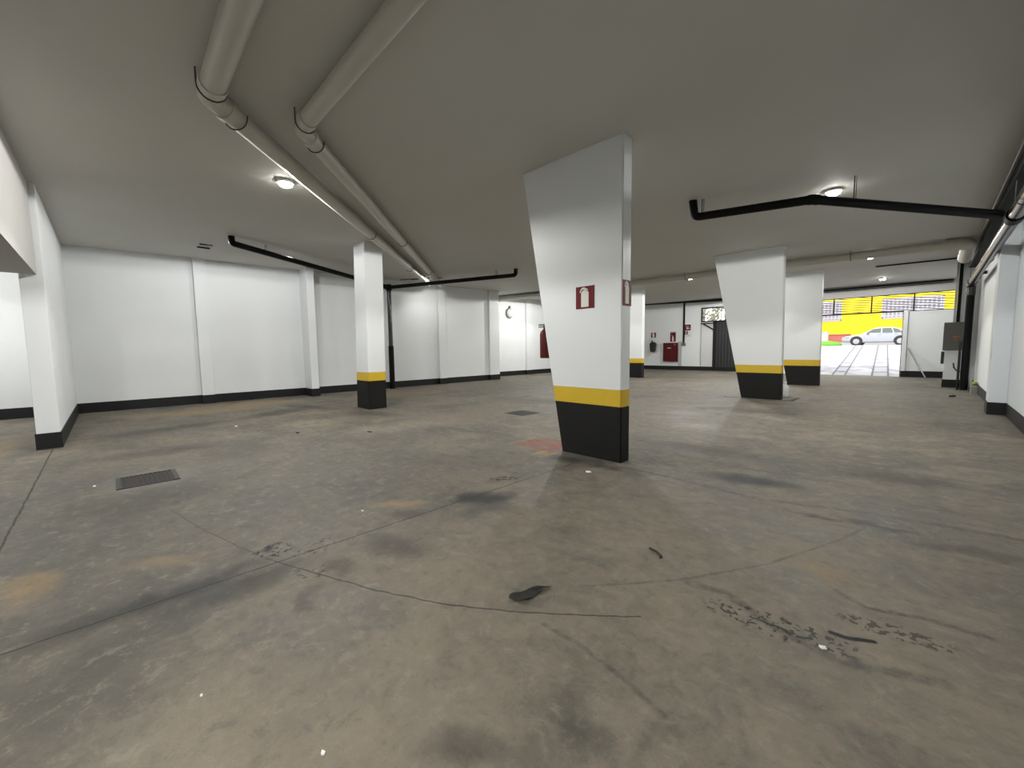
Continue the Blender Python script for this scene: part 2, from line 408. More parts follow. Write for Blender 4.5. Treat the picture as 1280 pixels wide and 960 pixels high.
# window in the far wall
wf = boxes((wx0, wx1, YF - .03, YF + .06, wz1 - .06, wz1 + .01), (wx0, wx1, YF - .03, YF + .06, wz0 - .02, wz0 + .05),
           (wx0, wx0 + .06, YF - .03, YF + .06, wz0, wz1), (wx1 - .06, wx1, YF - .03, YF + .06, wz0, wz1))
w1 = struct('window_1', wf, M['darkdoor'])
gm, nt, N, L, b = new_mat('clear_window_glass')
b.inputs['Base Color'].default_value = (1, 1, 1, 1); b.inputs['Roughness'].default_value = 0; b.inputs['IOR'].default_value = 1.05
b.inputs['Transmission Weight'].default_value = 1
bm = B(); box(bm, wx0 + .06, wx1 - .06, YF + .015, YF + .02, wz0 + .05, wz1 - .06)
obj('pane', bm, gm, w1)
# doors in the far wall
d1 = struct('door_1', boxes((-9.12, -8.46, YF - .03, YF, .23, 2.60)), M['whitedoor'])
obj('door_frame', boxes((-9.17, -9.12, YF - .045, YF, .23, 2.66), (-9.17, -8.46, YF - .045, YF, 2.60, 2.66)), M['greygreen'], d1)
d2 = struct('door_2', boxes((dx0, dx1, YF - .02, YF + .04, .2, 2.70)), M['darkdoor'])
obj('door_frame', boxes((dx0 - .14, dx0, YF - .07, YF + .06, 0, 2.72), (dx0 - .1, dx1 + .05, YF - .07, YF + .06, 2.66, 2.74)), M['black'], d2)
obj('door_rib', boxes(*[(dx0 + .12 + k * .16, dx0 + .15 + k * .16, YF - .03, YF - .02, .24, 2.62) for k in range(6)]), M['black'], d2)

# ------------------------------------------------------------------ columns
def column(label, rects, group='tapered white columns', y0=0, y1=.2, flags=('signs',)):
    """rects(z) -> (x0,x1,y0,y1)"""
    x0, x1, a, b_ = rects(0)
    t = thing('column', label, 'column', ((x0 + x1) / 2, (a + b_) / 2, 0), 0, group)
    def part(name, z0, z1, mat, bev=.012):
        bm = B()
        lo, hi = rects(z0), rects(z1)
        prism(bm, [(lo[0], lo[2], z0), (lo[1], lo[2], z0), (lo[1], lo[3], z0), (lo[0], lo[3], z0)],
                  [(hi[0], hi[2], z1), (hi[1], hi[2], z1), (hi[1], hi[3], z1), (hi[0], hi[3], z1)])
        ve = [e for e in bm.edges if abs(e.verts[0].co.z - e.verts[1].co.z) > .05]
        bmesh.ops.bevel(bm, geom=ve, offset=bev, segments=2, affect='EDGES')
        obj(name, bm, mat, t)
    part('painted_base', 0, .66, M['bandblack']); part('painted_band', .66, .86, M['yellow'])
    part('shaft', .86, Zc(x1, a) + .012, M['column'])
    return t
def lerp(a, b_, k): return a + (b_ - a) * k
def taper(xa, xb, ta, tb, y0, y1):
    return lambda z: (lerp(xa, ta, z / 3.72), lerp(xb, tb, z / 3.72), y0, y1)
column('large white tapered column nearest the camera, red extinguisher signs on it', taper(-3.36, -2.487, -4.03, -2.487, 4.21, 4.40))
column('white tapered column in the middle distance with no sign, slanting left edge', taper(-3.475, -2.57, -4.25, -2.63, 11.9, 12.1))
column('white column directly beside the open gateway, partly behind another column', taper(-3.445, -2.555, -4.2, -2.595, 16.75, 16.95))
column('slim square white column near the left wall and black downpipe', lambda z: (lerp(-9.68, -9.52, z / 3.75), lerp(-9.03, -8.95, z / 3.75), 4.25, 4.68), group=None)
column('far white column half hidden behind the nearest column, left of the red hose cabinet', lambda z: (-9.75, -8.97, 16.85, 17.1), group=None)

# extinguisher pictogram signs
def pictogram(w, h, scale=1.0):
    """white extinguisher silhouette in local x/z (front = -y)"""
    bm = B()
    def poly2(p):
        prism(bm, [(x * w, -.004, z * h) for x, z in p], [(x * w, -.0065, z * h) for x, z in p])
    poly2([(-.20, -.42), (.20, -.42), (.20, .22), (.14, .29), (.06, .32), (-.06, .32), (-.14, .29), (-.20, .22)])   # cylinder
    poly2([(-.05, .32), (.05, .32), (.05, .38), (-.05, .38)])                                                       # neck
    poly2([(-.12, .36), (.16, .31), (.16, .36), (-.02, .45), (-.10, .45)])                                          # lever
    poly2([(-.10, .45), (-.10, .38), (-.20, .31), (-.24, .22), (-.28, .23), (-.25, .34), (-.17, .43)])              # hose
    return bm
def extinguisher_sign(label, loc, rotz, w, h, group=None):
    t = thing('fire_extinguisher_sign', label, 'sign', loc, 0, group)
    bm = boxes((-w / 2, w / 2, -.004, 0, -h / 2, h / 2)); bm2 = pictogram(w, h)
    R = Matrix.Translation(loc) @ Matrix.Rotation(rotz, 4, 'Z')
    for q in (bm, bm2): bmesh.ops.transform(q, matrix=R, verts=q.verts[:])
    obj('sign_panel', bm, M['redsign'], t); obj('pictogram', bm2, M['cream_sign'], t)
    return t
extinguisher_sign('red square fire extinguisher sign on the broad front face of the nearest column', (-2.995, 4.209, 1.965), 0, .27, .27)
extinguisher_sign('red fire extinguisher sign on the narrow right side of the nearest column', (-2.486, 4.305, 1.975), PI / 2, .19, .29)
extinguisher_sign('small red extinguisher sign on the far wall above the black-covered extinguisher', (-12.0, YF - .001, 2.085), 0, .32, .30)

# fire extinguisher on the back of the nearest column
def extinguisher(label, x, y, z, mat, h=.44, r=.075, hose=True):
    t = thing('fire_extinguisher', label, 'fire extinguisher', (x, y, z))
    bm = B(); lathe(bm, [(r * .92, 0), (r, .02), (r, h * .80), (r * .92, h * .88), (r * .6, h * .95), (r * .3, h)], (x, y, z)); obj('cylinder', bm, mat, t, True)
    bm = B(); lathe(bm, [(r * .3, 0), (r * .34, .01), (r * .34, .05), (r * .2, .06)], (x, y, z + h))
    box(bm, x - .11, x + .03, y - .012, y + .012, z + h + .05, z + h + .065); box(bm, x - .11, x + .02, y - .012, y + .012, z + h + .025, z + h + .037)
    obj('valve', bm, M['blackm'], t)
    bm = B(); tube(bm, fillet([(x + .02, y, z + h + .035), (x + .09, y, z + h + .02), (x + r + .02, y - .01, z + h * .6), (x + r + .015, y - .01, z + .12)], .05), .011, 8); obj('hose', bm, M['blackm'], t, True)
    bm = B(); box(bm, x - r * .7, x + r * .7, y + r * .9, y + r * 1.02, z + h * .35, z + h * .6); obj('label_plate', bm, M['white'], t)
    return t
ex = extinguisher('red fire extinguisher hung on the hidden left side of the nearest column', -3.732, 4.315, 1.22, M['red'], h=.40, r=.072)
obj('wall_hook', boxes((-3.70, -3.615, 4.28, 4.33, 1.40, 1.43)), M['blackm'], ex)
# far wall extinguisher under a black cover
t = thing('covered_fire_extinguisher', 'black-covered fire extinguisher hanging on the far wall under a small red sign', 'fire extinguisher', (-11.93, 23.88, 1.05))
bm = B(); lathe(bm, [(.10, 0), (.155, .03), (.17, .2), (.20, .5), (.17, .54), (.08, .60)], (-11.90, 23.74, 1.06)); obj('cover', bm, M['blackm'], t, True)
bm = B(); tube(bm, fillet([(-11.95, 23.8, 1.62), (-12.02, 23.8, 1.76), (-12.14, 23.8, 1.72), (-12.16, 23.8, 1.84), (-12.03, 23.8, 1.89), (-11.99, 23.8, 1.78)], .05), .018, 8); obj('handle_loop', bm, M['greygreen'], t, True)
bm = B(); tube(bm, [(-11.97, 23.8, 1.60), (-12.0, 23.82, 1.74)], .045, 10); obj('valve', bm, M['blackm'], t, True)
bm = B(); lathe(bm, [(.05, 0), (.06, .02), (.05, .07)], (-11.87, 23.80, .99)); obj('tag_ring', bm, M['greygreen'], t, True)

# red hose cabinet with its sign
t = thing('fire_hose_cabinet', 'red metal fire hose cabinet mounted low on the far wall', 'cabinet', (-10.87, YF, .48))
obj('cabinet_body', boxes((-11.30, -10.46, YF - .16, YF, .50, 1.60), bevel=.01), M['red'], t)
d = obj('cabinet_door', boxes((-11.27, -10.49, YF - .175, YF - .16, .53, 1.57), bevel=.006), M['red'], t)
obj('nameplate', boxes((-11.03, -10.83, YF - .179, YF - .175, 1.27, 1.31)), M['cream_sign'], d)
for k in range(4): obj('vent_slot', boxes((-10.90 + .1 * k, -10.84 + .1 * k, YF - .179, YF - .175, .60, .63)), M['blackm'], d)
obj('latch', boxes((-10.60, -10.55, YF - .195, YF - .175, 1.46, 1.52)), M['steel'], d)
t = thing('fire_hose_sign', 'tall red fire hose sign on the far wall just above the red cabinet', 'sign', (-10.78, YF, 1.96))
obj('sign_panel', boxes((-10.95, -10.61, YF - .005, YF, 1.66, 2.26)), M['redsign'], t)
bm = B()
lathe(bm, [(.10, -.002), (.10, .002)], n=20); bmesh.ops.transform(bm, matrix=Matrix.Translation((-10.78, YF - .007, 2.09)) @ Matrix.Rotation(PI / 2, 4, 'X'), verts=bm.verts[:])
obj('hose_symbol', bm, M['red'], t)
obj('pictogram', boxes((-10.83, -10.73, YF - .009, YF - .005, 1.69, 1.90), (-10.81, -10.75, YF - .009, YF - .005, 1.90, 2.02), (-10.86, -10.83, YF - .009, YF - .005, 2.0, 2.16)), M['cream_sign'], t)
obj('top_strip', boxes((-10.95, -10.61, YF - .008, YF - .005, 2.20, 2.26)), M['greygreen'], t)
# alarm sign and call point
t = thing('fire_alarm_sign', 'red alarm sign on the far wall right of the thin vertical conduit', 'sign', (-9.93, YF, 2.42))
obj('sign_panel', boxes((-10.08, -9.75, YF - .006, YF, 2.29, 2.62)), M['redsign'], t)
obj('pictogram', boxes((-10.02, -9.84, YF - .010, YF - .006, 2.50, 2.53), (-9.99, -9.90, YF - .010, YF - .006, 2.36, 2.46), (-9.88, -9.80, YF - .010, YF - .006, 2.38, 2.43)), M['cream_sign'], t)
t = thing('alarm_call_point', 'small red alarm call point under the alarm sign on the far wall', 'alarm', (-9.98, YF, 2.14))
obj('housing', boxes((-10.07, -9.91, YF - .05, YF, 2.07, 2.24), bevel=.01), M['red'], t)
obj('push_plate', boxes((-10.02, -9.96, YF - .055, YF - .05, 2.12, 2.19)), M['white'], t)
tag(obj('wall_plate', boxes((-10.08, -9.72, YF - .012, YF, 1.93, 2.05)), M['whitedoor']), 'small pale wall plate below the red alarm call point', 'plate')
tag(obj('riser_box', boxes((-10.42, -10.25, YF - .05, YF - .003, .235, 1.66)), M['greygreen']), 'tall narrow grey riser box on the far wall right of the red cabinet', 'box')
# conduit down the far wall
t = thing('vertical_conduit', 'thin black vertical conduit on the far wall ending in a small box', 'conduit', (-10.13, YF, 1.45))
obj('conduit_tube', boxes((-10.175, -10.085, YF - .062, YF - .003, 1.56, 3.88)), M['pvc'], t)
obj('end_box', boxes((-10.24, -10.02, YF - .08, YF - .003, 1.40, 1.56), bevel=.008), M['greybox'], t)
# steel bracket beside the dark door
t = thing('wall_bracket', 'black triangular steel bracket under the small far window', 'bracket', (-9.0, 23.9, 2.4))
obj('bracket_arm', boxes((-9.17, -8.45, YF - .09, YF - .03, 2.60, 2.66)), M['black'], t)
bm = B(); tube(bm, [(-9.02, YF - .06, 2.60), (-8.46, YF - .06, 2.26)], .035, 8); obj('diagonal_brace', bm, M['black'], t)
# black beams under the ceiling at the far walls
bm = B(); prism(bm, [(-12.9, YF - .25, Zc(-12.9, YF) - .04), (-5.3, YF - .25, Zc(-5.3, YF) - .20), (-5.3, YF - .02, Zc(-5.3, YF) - .20), (-12.9, YF - .02, Zc(-12.9, YF) - .04)],
                    [(-12.9, YF - .25, Zc(-12.9, YF) - .005), (-5.3, YF - .25, Zc(-5.3, YF) - .005), (-5.3, YF - .02, Zc(-5.3, YF) - .005), (-12.9, YF - .02, Zc(-12.9, YF) - .005)])
tag(obj('ceiling_beam', bm, M['black']), 'black beam along the top of the far wall above the fire equipment', 'beam')
tag(obj('ceiling_beam', boxes((-4.95, .45, YG - .10, YG + .015, 3.745, Zc(.4, YG) - .01)), M['black']), 'black beam above the open gateway, under the ceiling', 'beam')
tag(obj('lintel_cable', boxes((-4.95, .45, YG - .05, YG - .025, 3.685, 3.71)), M['black']), 'thin black cable run just under the black beam over the gateway', 'cable')

# ------------------------------------------------------------------ lattice above the gateway
t = thing('gate_lattice', 'metal louvre grille filling the band above the open gateway', 'grille', (-2, YG, 2.69))
xs = [gx0, -3.159, -1.882, -.585, .57]
obj('top_rail', boxes((gx0, .60, YG + .03, YG + .07, 3.36, 3.39)), M['black'], t)
obj('bottom_rail', boxes((gx0, gx1, YG + .02, YG + .08, 2.655, 2.715), (gx1, .60, YG + .03, YG + .07, 2.66, 2.685)), M['black'], t)
for x in xs[:4]:
    obj('upright', boxes((x - .022, x + .022, YG + .02, YG + .08, 2.68, 3.38)), M['black'], t)
bm = B()
x0, x1, z0, z1 = gx0, .57, 2.69, 3.37; sl = -.14; k = -1.0
zz = z0 - 1.0
while zz < z1 + 1.6:
    a, b2 = x0, x1                         # slat line z = zz + sl*(x - x0), clipped to the frame
    za, zb = zz, zz + sl * (x1 - x0)
    pa, pb = max(x0, x0 + (z1 - zz) / sl) if za > z1 else x0, min(x1, x0 + (z0 - zz) / sl) if zb < z0 else x1
    if pa < pb - .05 and zz + sl * (pa - x0) >= z0 - .001:
        fz = lambda x: zz + sl * (x - x0)
        prism(bm, [(pa, YG + .035, fz(pa) - .013), (pb, YG + .035, fz(pb) - .013), (pb, YG + .065, fz(pb) - .013), (pa, YG + .065, fz(pa) - .013)],
                  [(pa, YG + .035, fz(pa) + .013), (pb, YG + .035, fz(pb) + .013), (pb, YG + .065, fz(pb) + .013), (pa, YG + .065, fz(pa) + .013)])
    zz += .105
obj('louvre_slats', bm, M['slat'], t)

tag(obj('gate_guide', boxes((gx1 - .027, gx1 - .003, YG - .05, YG - .02, 0, 2.64), (-.725, -.713, YG - .056, YG - .052, .26, 2.66)), M['greybox']), 'narrow dark guide rail up the right edge of the open gateway', 'rail')
# leaning bar against the right jamb
t_bar = B(); tube(t_bar, [(-.12, YG - .40, .02), (-.66, YG - .03, 1.17)], .025, 8)
tag(obj('metal_bar', t_bar, M['steel']), 'grey metal bar leaning diagonally against the white wall beside the gateway', 'bar')

# ------------------------------------------------------------------ ceiling pipes
def strap_bm(p, d, r, zc):
    """U-shaped strap around a pipe at p, direction d (horizontal)"""
    bm = B(); n = Vector((-d[1], d[0], 0)).normalized(); P = Vector(p)
    pts = [P + n * (r + .012) + Vector((0, 0, zc - p[2]))]
    for k in range(11):
        a = PI * k / 10
        pts.append(P + n * math.cos(a) * (r + .012) - Vector((0, 0, math.sin(a) * (r + .012))))
    pts.append(P - n * (r + .012) + Vector((0, 0, zc - p[2])))
    tube(bm, pts, .0065, 6); return bm
def cream_pipe(label, pts, r, straps, group):
    t = thing('ceiling_pipe', label, 'pipe', pts[1], 0, group)
    bm = B(); tube(bm, fillet(pts, .16), r, 20); obj('pipe_run', bm, M['cream'], t, True)
    c, a, d = Vector(pts[1]), Vector(pts[0]), Vector(pts[2])
    for q in ((a - c).normalized(), (d - c).normalized()):
        bm = B(); tube(bm, [c + q * .16, c + q * .25], r + .012, 20); obj('coupling', bm, M['cream'], t, True)
    for p, dd in straps:
        obj('strap', strap_bm(p, dd, r, Zc(p[0], p[1]) - .001 if dd == (1, 0) else p[2] + .02), M['wire'], t)
    return t
def along(a, b_, k): return tuple(lerp(a[i], b_[i], k) for i in range(3))
def zp(x, y, off): return (x, y, Zc(x, y) - off)
A0, A1, A2 = zp(-.4, .70, .125), zp(-4.50, .79, .125), zp(-12.9, 8.50, .12)
B0, B1, B2 = zp(-.4, 1.47, .115), zp(-4.55, 1.55, .115), zp(-12.9, 9.02, .11)
dA, dB = (-.74, .67), (-.74, .67)
cream_pipe('cream ceiling pipe running diagonally, the one nearer the left wall', [A0, A1, A2], .095,
           [(zp(-4.36, .787, .125), (1, 0)), (along(A1, A2, .032), dA), (along(A1, A2, .40), dA), (along(A1, A2, .72), dA)], 'diagonal cream ceiling pipes')
cream_pipe('cream ceiling pipe running diagonally, the one nearer the large column', [B0, B1, B2], .08,
           [(zp(-4.43, 1.55, .115), (1, 0)), (along(B1, B2, .03), dB), (along(B1, B2, .42), dB), (along(B1, B2, .75), dB)], 'diagonal cream ceiling pipes')
# the far cream pipe crossing the garage
t = thing('ceiling_pipe', 'long cream pipe crossing the ceiling behind the columns, with an elbow by the right wall', 'pipe', (-3, 14.05, 3.6))
pts = [zp(-15.0, 14.05, .14), zp(-8, 14.05, .13), zp(-3, 14.05, .125), zp(.47, 14.05, .13), zp(.47, 15.2, .22)]
bm = B(); tube(bm, pts[:3] + [zp(.20, 14.05, .13)], .105, 20); obj('pipe_run', bm, M['cream'], t, True)
bm = B(); tube(bm, fillet([zp(.15, 14.05, .14), zp(.47, 14.05, .15), zp(.47, 15.3, .30)], .26, 10), .135, 20); obj('elbow', bm, M['cream'], t, True)
bm = B(); tube(bm, [zp(.10, 14.05, .14), zp(.20, 14.05, .14)], .145, 20); obj('coupling', bm, M['cream'], t, True)
for x in (-1.6, -5.9, -10.2):
    obj('strap', strap_bm(zp(x, 14.05, .13), (1, 0), .105, Zc(x, 14.05) - .001), M['wire'], t)
tag(obj('ceiling_cable', tubes(([zp(-1.35, 17.3, .03), zp(.75, 17.3, .03)], .022, 8)), M['pvc']), 'thin black conduit on the ceiling behind the far cream pipe', 'conduit')
tag(obj('ceiling_conduit', tubes((fillet([zp(-15, 13.6, .06), zp(-12.6, 13.9, .06), zp(-11.0, 14.2, .05)], .2), .045, 8)), M['greybox']), 'dull grey conduit across the ceiling above the left wall recess', 'conduit')

# black drain pipe on the left
def rod_bm(x, y, z0, z1, both=.03): return tubes(([(x, y, z0), (x, y, z1)], .007, 6), ([(x + both, y + both, z0), (x + both, y + both, z1)], .005, 6))
t = thing('drain_pipe', 'black drain pipe with two sloping ceiling branches joining one downpipe on the left wall', 'pipe', (-13.5, 7.25, 0))
J = (-13.45, 7.22, 3.56)
bm = B(); tube(bm, fillet([(-10.42, 2.04, Zc(-10.4, 2) + .01), (-10.36, 2.03, 3.63), J], .12), .062, 16); obj('branch', bm, M['pvc'], t, True)
bm = B(); tube(bm, fillet([J, (-9.16, 9.22, 3.635), (-9.16, 9.22, Zc(-9.16, 9.2) + .01)], .12), .062, 16); obj('branch', bm, M['pvc'], t, True)
bm = B(); tube(bm, [(J[0], J[1], 3.64), (J[0], J[1], 1.45)], .075, 16); obj('downpipe', bm, M['drain'], t, True)
bm = B(); tube(bm, [(J[0], J[1], 1.52), (J[0], J[1], 0)], .092, 16); obj('pipe_sleeve', bm, M['pvc'], t, True)
bm = B(); tube(bm, [(J[0], J[1], 3.66), (J[0], J[1], 3.44)], .092, 16); tube(bm, [(J[0] - .05, J[1] - .04, 3.56), (J[0] + .2, J[1] - .34, 3.565)], .08, 16); obj('tee_joint', bm, M['pvc'], t, True)
for f, pa in ((.14, (-10.36, 2.03, 3.63)), (.72, (-10.36, 2.03, 3.63)), (.30, (-9.16, 9.22, 3.635)), (.86, (-9.16, 9.22, 3.635))):
    p = along(pa, J, f) if pa[0] < -10 else along(J, pa, f)
    obj('hanger_rod', rod_bm(p[0], p[1], p[2] + .05, Zc(p[0], p[1]) + .002), M['wire'], t)
bm = B(); tube(bm, fillet([(-13.60, 7.36, .02), (-13.60, 7.38, 1.50), (-13.60, 7.24, 1.50)], .02), .010, 6)
tag(obj('wire_guard', bm, M['wire']), 'thin wire guard frame beside the foot of the black downpipe, left wall', 'guard')
# thin cables on the ceiling beside it
bm = B(); tube(bm, fillet([zp(-13.3, 7.6, .02), zp(-12.5, 8.0, .03), zp(-12.0, 8.45, .02)], .2), .014, 6); tube(bm, fillet([zp(-13.1, 7.9, .02), zp(-12.6, 8.1, .03), zp(-12.2, 8.1, .02)], .2), .012, 6)
tag(obj('ceiling_cable', bm, M['wire']), 'loose dark cables on the ceiling where the diagonal pipes end', 'cable')

# black drain pipe on the right, with its kink
t = thing('drain_pipe', 'black bent drain pipe slung under the ceiling to the right of the nearest column', 'pipe', (-1.3, 7.2, 3.3))
a, k_, e = (-2.83, 7.02, 3.46), (-1.285, 7.25, 3.395), (.575, 9.04, 3.13)
bm = B(); tube(bm, fillet([(-2.86, 7.01, Zc(-2.9, 7) + .01), a, k_, e], .10), .062, 16); obj('pipe_run', bm, M['pvc'], t, True)
bm = B(); tube(bm, [along(k_, a, .035), k_, along(k_, e, .03)], .070, 16); obj('coupling', bm, M['pvc'], t, True)
for p in (along(a, k_, .07), along(k_, e, .22)):
    obj('hanger_rod', rod_bm(p[0], p[1], p[2] + .05, Zc(p[0], p[1]) + .002, .02), M['wire'], t)
# big downpipe run along the right wall
t = thing('drain_pipe', 'thick dark drain pipe running along the right wall and down beside the grey electric cabinet', 'pipe', (.70, 17.7, 0))
bm = B(); tube(bm, fillet([(.72, .5, 3.16), (.72, 9.2, 3.10), (.70, 17.5, 3.04)], .1), .082, 20); obj('pipe_run', bm, M['drain'], t, True)
bm = B(); tube(bm, [(.70, 17.6, 3.12), (.70, 17.6, 1.0), (.70, 17.6, 0)], .085, 20); obj('downpipe', bm, M['pvc'], t, True)
bm = B(); tube(bm, fillet([(.70, 17.2, 3.042), (.70, 17.6, 3.03), (.70, 17.6, 2.7)], .14), .10, 20); obj('elbow', bm, M['drain'], t, True)
bm = B(); tube(bm, [(.72, 9.0, 3.10), (.72, 9.3, 3.10)], .098, 20); obj('coupling', bm, M['pvc'], t, True)
for y in (5.0, 8.0, 13.2, 16.4):
    obj('strap', strap_bm((.715, y, 3.09), (0, 1), .082, 3.30), M['wire'], t)
tag(obj('small_downpipe', tubes(([(.575, 17.55, 0), (.575, 17.55, 1.42)], .03, 10)), M['drain']), 'thin dark pipe rising from the floor against the thick downpipe by the cabinet', 'pipe')
tag(obj('pipe_bracket', boxes((.70, 1.0, 16.7, 16.76, 3.17, 3.25)), M['black']), 'short black bracket above the right wall drain pipe elbow', 'bracket')
# black cable trunking in the corner of ceiling and right wall
t = thing('cable_trunking', 'black cable trunking along the ceiling edge above the right wall', 'trunking', (.72, 10, 3.55))
bm = B(); prism(bm, [(.66, .5, 3.44), (.86, .5, 3.44), (.86, 18.5, 3.58), (.66, 18.5, 3.58)], [(.66, .5, 3.60), (.86, .5, 3.60), (.86, 18.5, 3.74), (.66, 18.5, 3.74)]); obj('channel', bm, M['trunk'], t)
bm = B(); tube(bm, [(.63, .5, 3.60), (.63, 18.5, 3.74)], .014, 8); obj('edge_conduit', bm, M['steel'], t)

# ------------------------------------------------------------------ electric cabinet by the gate
t = thing('electric_cabinet', 'grey metal electric cabinet standing on a white plinth near the gateway', 'cabinet', (.46, 18.4, 1.12))
obj('cabinet_body', boxes((.235, .72, 18.40, 18.60, 1.13, 1.985), bevel=.01), M['greybox'], t)
d = obj('cabinet_door', boxes((.255, .70, 18.385, 18.40, 1.15, 1.965), bevel=.006), M['greybox'], t)
obj('warning_mark', boxes((.43, .57, 18.381, 18.385, 1.53, 1.57), (.46, .54, 18.381, 18.385, 1.44, 1.46)), M['orange'], d)
t = thing('cabinet_plinth', 'white masonry plinth with black base under the grey electric cabinet', 'plinth', (.48, 18.5, 0))
obj('plinth_body', boxes((.285, .75, 18.44, 18.62, .24, 1.125)), M['wall'], t)
obj('plinth_base', boxes((.27, .76, 18.42, 18.62, 0, .24)), M['black'], t)
tag(obj('junction_box', boxes((.215, .283, 18.45, 18.57, .72, 1.10), bevel=.006), M['darkdoor']), 'small dark box on the left side of the white cabinet plinth', 'box')
bm = B(); tube(bm, fillet([(.49, 18.42, .75), (.50, 18.40, .62), (.58, 18.40, .50), (.70, 18.40, .48)], .08), .016, 8)
tag(obj('loose_cable', bm, M['blackm'], None, True), 'loose black cable curving across the white cabinet plinth', 'cable')
t = thing('conduit_riser', 'grey and black conduits rising from the electric cabinet to the ceiling', 'conduit', (.5, 18.5, 2))
obj('grey_conduit', boxes((.415, .475, 18.46, 18.52, 1.98, 3.78)), M['steel'], t)
obj('black_conduit', boxes((.48, .555, 18.48, 18.56, 1.98, 3.78)), M['trunk'], t)
# block with a cloth by the right wall
tag(obj('concrete_block', boxes((.79, .92, 16.42, 16.72, 0, .20), bevel=.01), M['conc']), 'grey concrete block on the floor against the right wall', 'block')
bm = B(); bmesh.ops.create_icosphere(bm, subdivisions=3, radius=1)
for v in bm.verts:
    n = .12 * math.sin(v.co.x * 5) * math.cos(v.co.y * 4 + v.co.z * 3)
    v.co = Vector((.862 + v.co.x * .06 * (1 + n), 16.56 + v.co.y * .10 * (1 + n), .268 + v.co.z * .058 * (1 + n)))
tag(obj('cloth_bundle', bm, M['moss'], None, True), 'yellow-green bundled cloth on the grey concrete block', 'cloth')
# white jug standing between the two middle columns
t = thing('plastic_jug', 'white plastic jug on the floor just behind the middle column', 'jug', (-2.66, 12.75, 0))
bm = B(); lathe(bm, [(.10, 0), (.115, .02), (.115, .20), (.09, .27), (.045, .31), (.04, .35)], (-2.68, 12.75, 0)); obj('jug_body', bm, M['plastic'], t, True)
bm = B(); lathe(bm, [(.042, .35), (.046, .355), (.046, .385), (.04, .39)], (-2.68, 12.75, 0)); obj('cap', bm, M['plastic'], t, True)

# wall light on the recessed left wall
t = thing('wall_light', 'small white dome emergency light on the recessed left wall', 'light', (-15.1, 14.7, 3.2))
bm = B(); lathe(bm, [(.22, 0), (.22, .05), (.19, .10), (.10, .17), (.02, .19)]); bmesh.ops.transform(bm, matrix=Matrix.Translation((-15.1, 14.72, 3.16)) @ Matrix.Rotation(PI / 2, 4, 'Y'), verts=bm.verts[:]); obj('dome', bm, M['white'], t, True)
bm = B(); lathe(bm, [(.26, 0), (.26, .03)]); bmesh.ops.transform(bm, matrix=Matrix.Translation((-15.1, 14.68, 3.16)) @ Matrix.Rotation(PI / 2, 4, 'Y'), verts=bm.verts[:]); obj('back_plate', bm, M['greybox'], t, True)
obj('cable_box', boxes((-15.1, -15.05, 14.64, 14.76, 3.42, 3.52)), M['greybox'], t)

# ------------------------------------------------------------------ ceiling lamps
def lamp_parts():
    t = thing('ceiling_lamp', '', 'lamp', (0, 0, 0), 0, 'round ceiling lamps')
    bm = B(); lathe(bm, [(.10, 0), (.11, -.012), (.11, -.035), (.095, -.042)]); obj('lamp_housing', bm, M['lampbody'], t, True)
    bm = B(); lathe(bm, [(.090, -.040), (.085, -.060), (.060, -.078), (.02, -.085)]); obj('diffuser', bm, M['led'], t, True)
    return t
proto = None
LAMPS = [(-6.45, 1.95, 'lit ceiling lamp beside the diagonal cream pipe, upper left'), (-1.17, 8.1, 'lit ceiling lamp just above the kink of the black drain pipe on the right'),
         (-12.3, 8.4, 'lit ceiling lamp under the left black drain pipe where the diagonal pipes end'), (-1.42, 20.9, 'lit ceiling lamp above the gateway'),
         (-1.30, 15.1, 'lit ceiling lamp just behind the far cream pipe, nearer the gateway'), (-6.2, 15.1, 'lit ceiling lamp just behind the far cream pipe, right of the nearest column'),
         (-6.3, 21.0, 'lit ceiling lamp near the black beam of the far wall'), (-6.45, 8.2, 'lit ceiling lamp directly behind the nearest column'),
         (-12.3, 15.0, 'lit ceiling lamp in front of the recessed left wall'), (-11.6, -3.4, 'lit ceiling lamp beyond the stub wall on the left')]
EN = {0: 620, 1: 460, 2: 300, 3: 200, 4: 200, 5: 620, 6: 640, 7: 330, 8: 560, 9: 520}
for i, (x, y, lab) in enumerate(LAMPS):
    z = Zc(x, y)
    if proto is None:
        proto = lamp_parts(); proto.location = (x, y, z); proto['label'] = lab
    else:
        dup(proto, (x, y, z), label=lab)
    for e, a, bl in (((.46, 180, .035), (.22, 142, .12)) if i != 4 else ((.6, 112, .15),)):
        ld = bpy.data.lights.new('lamp_beam', 'SPOT'); ld.energy = EN[i] * e; ld.spot_size = math.radians(a); ld.spot_blend = bl; ld.shadow_soft_size = .035
        ld.color = (1, .99, .965)
        lo = bpy.data.objects.new('lamp_beam', ld); COL.objects.link(lo); lo.location = (x, y, z - .135)
# two lamps recessed in the dropped slab behind the camera
for (x, y, e) in ((-.7, -2.0, 430), (-5.0, -3.6, 110)):
    ld = bpy.data.lights.new('slab_lamp_beam', 'SPOT'); ld.energy = e; ld.spot_size = math.radians(178); ld.spot_blend = .05; ld.shadow_soft_size = .08
    lo = bpy.data.objects.new('slab_lamp_beam', ld); COL.objects.link(lo); lo.location = (x, y, 2.44)
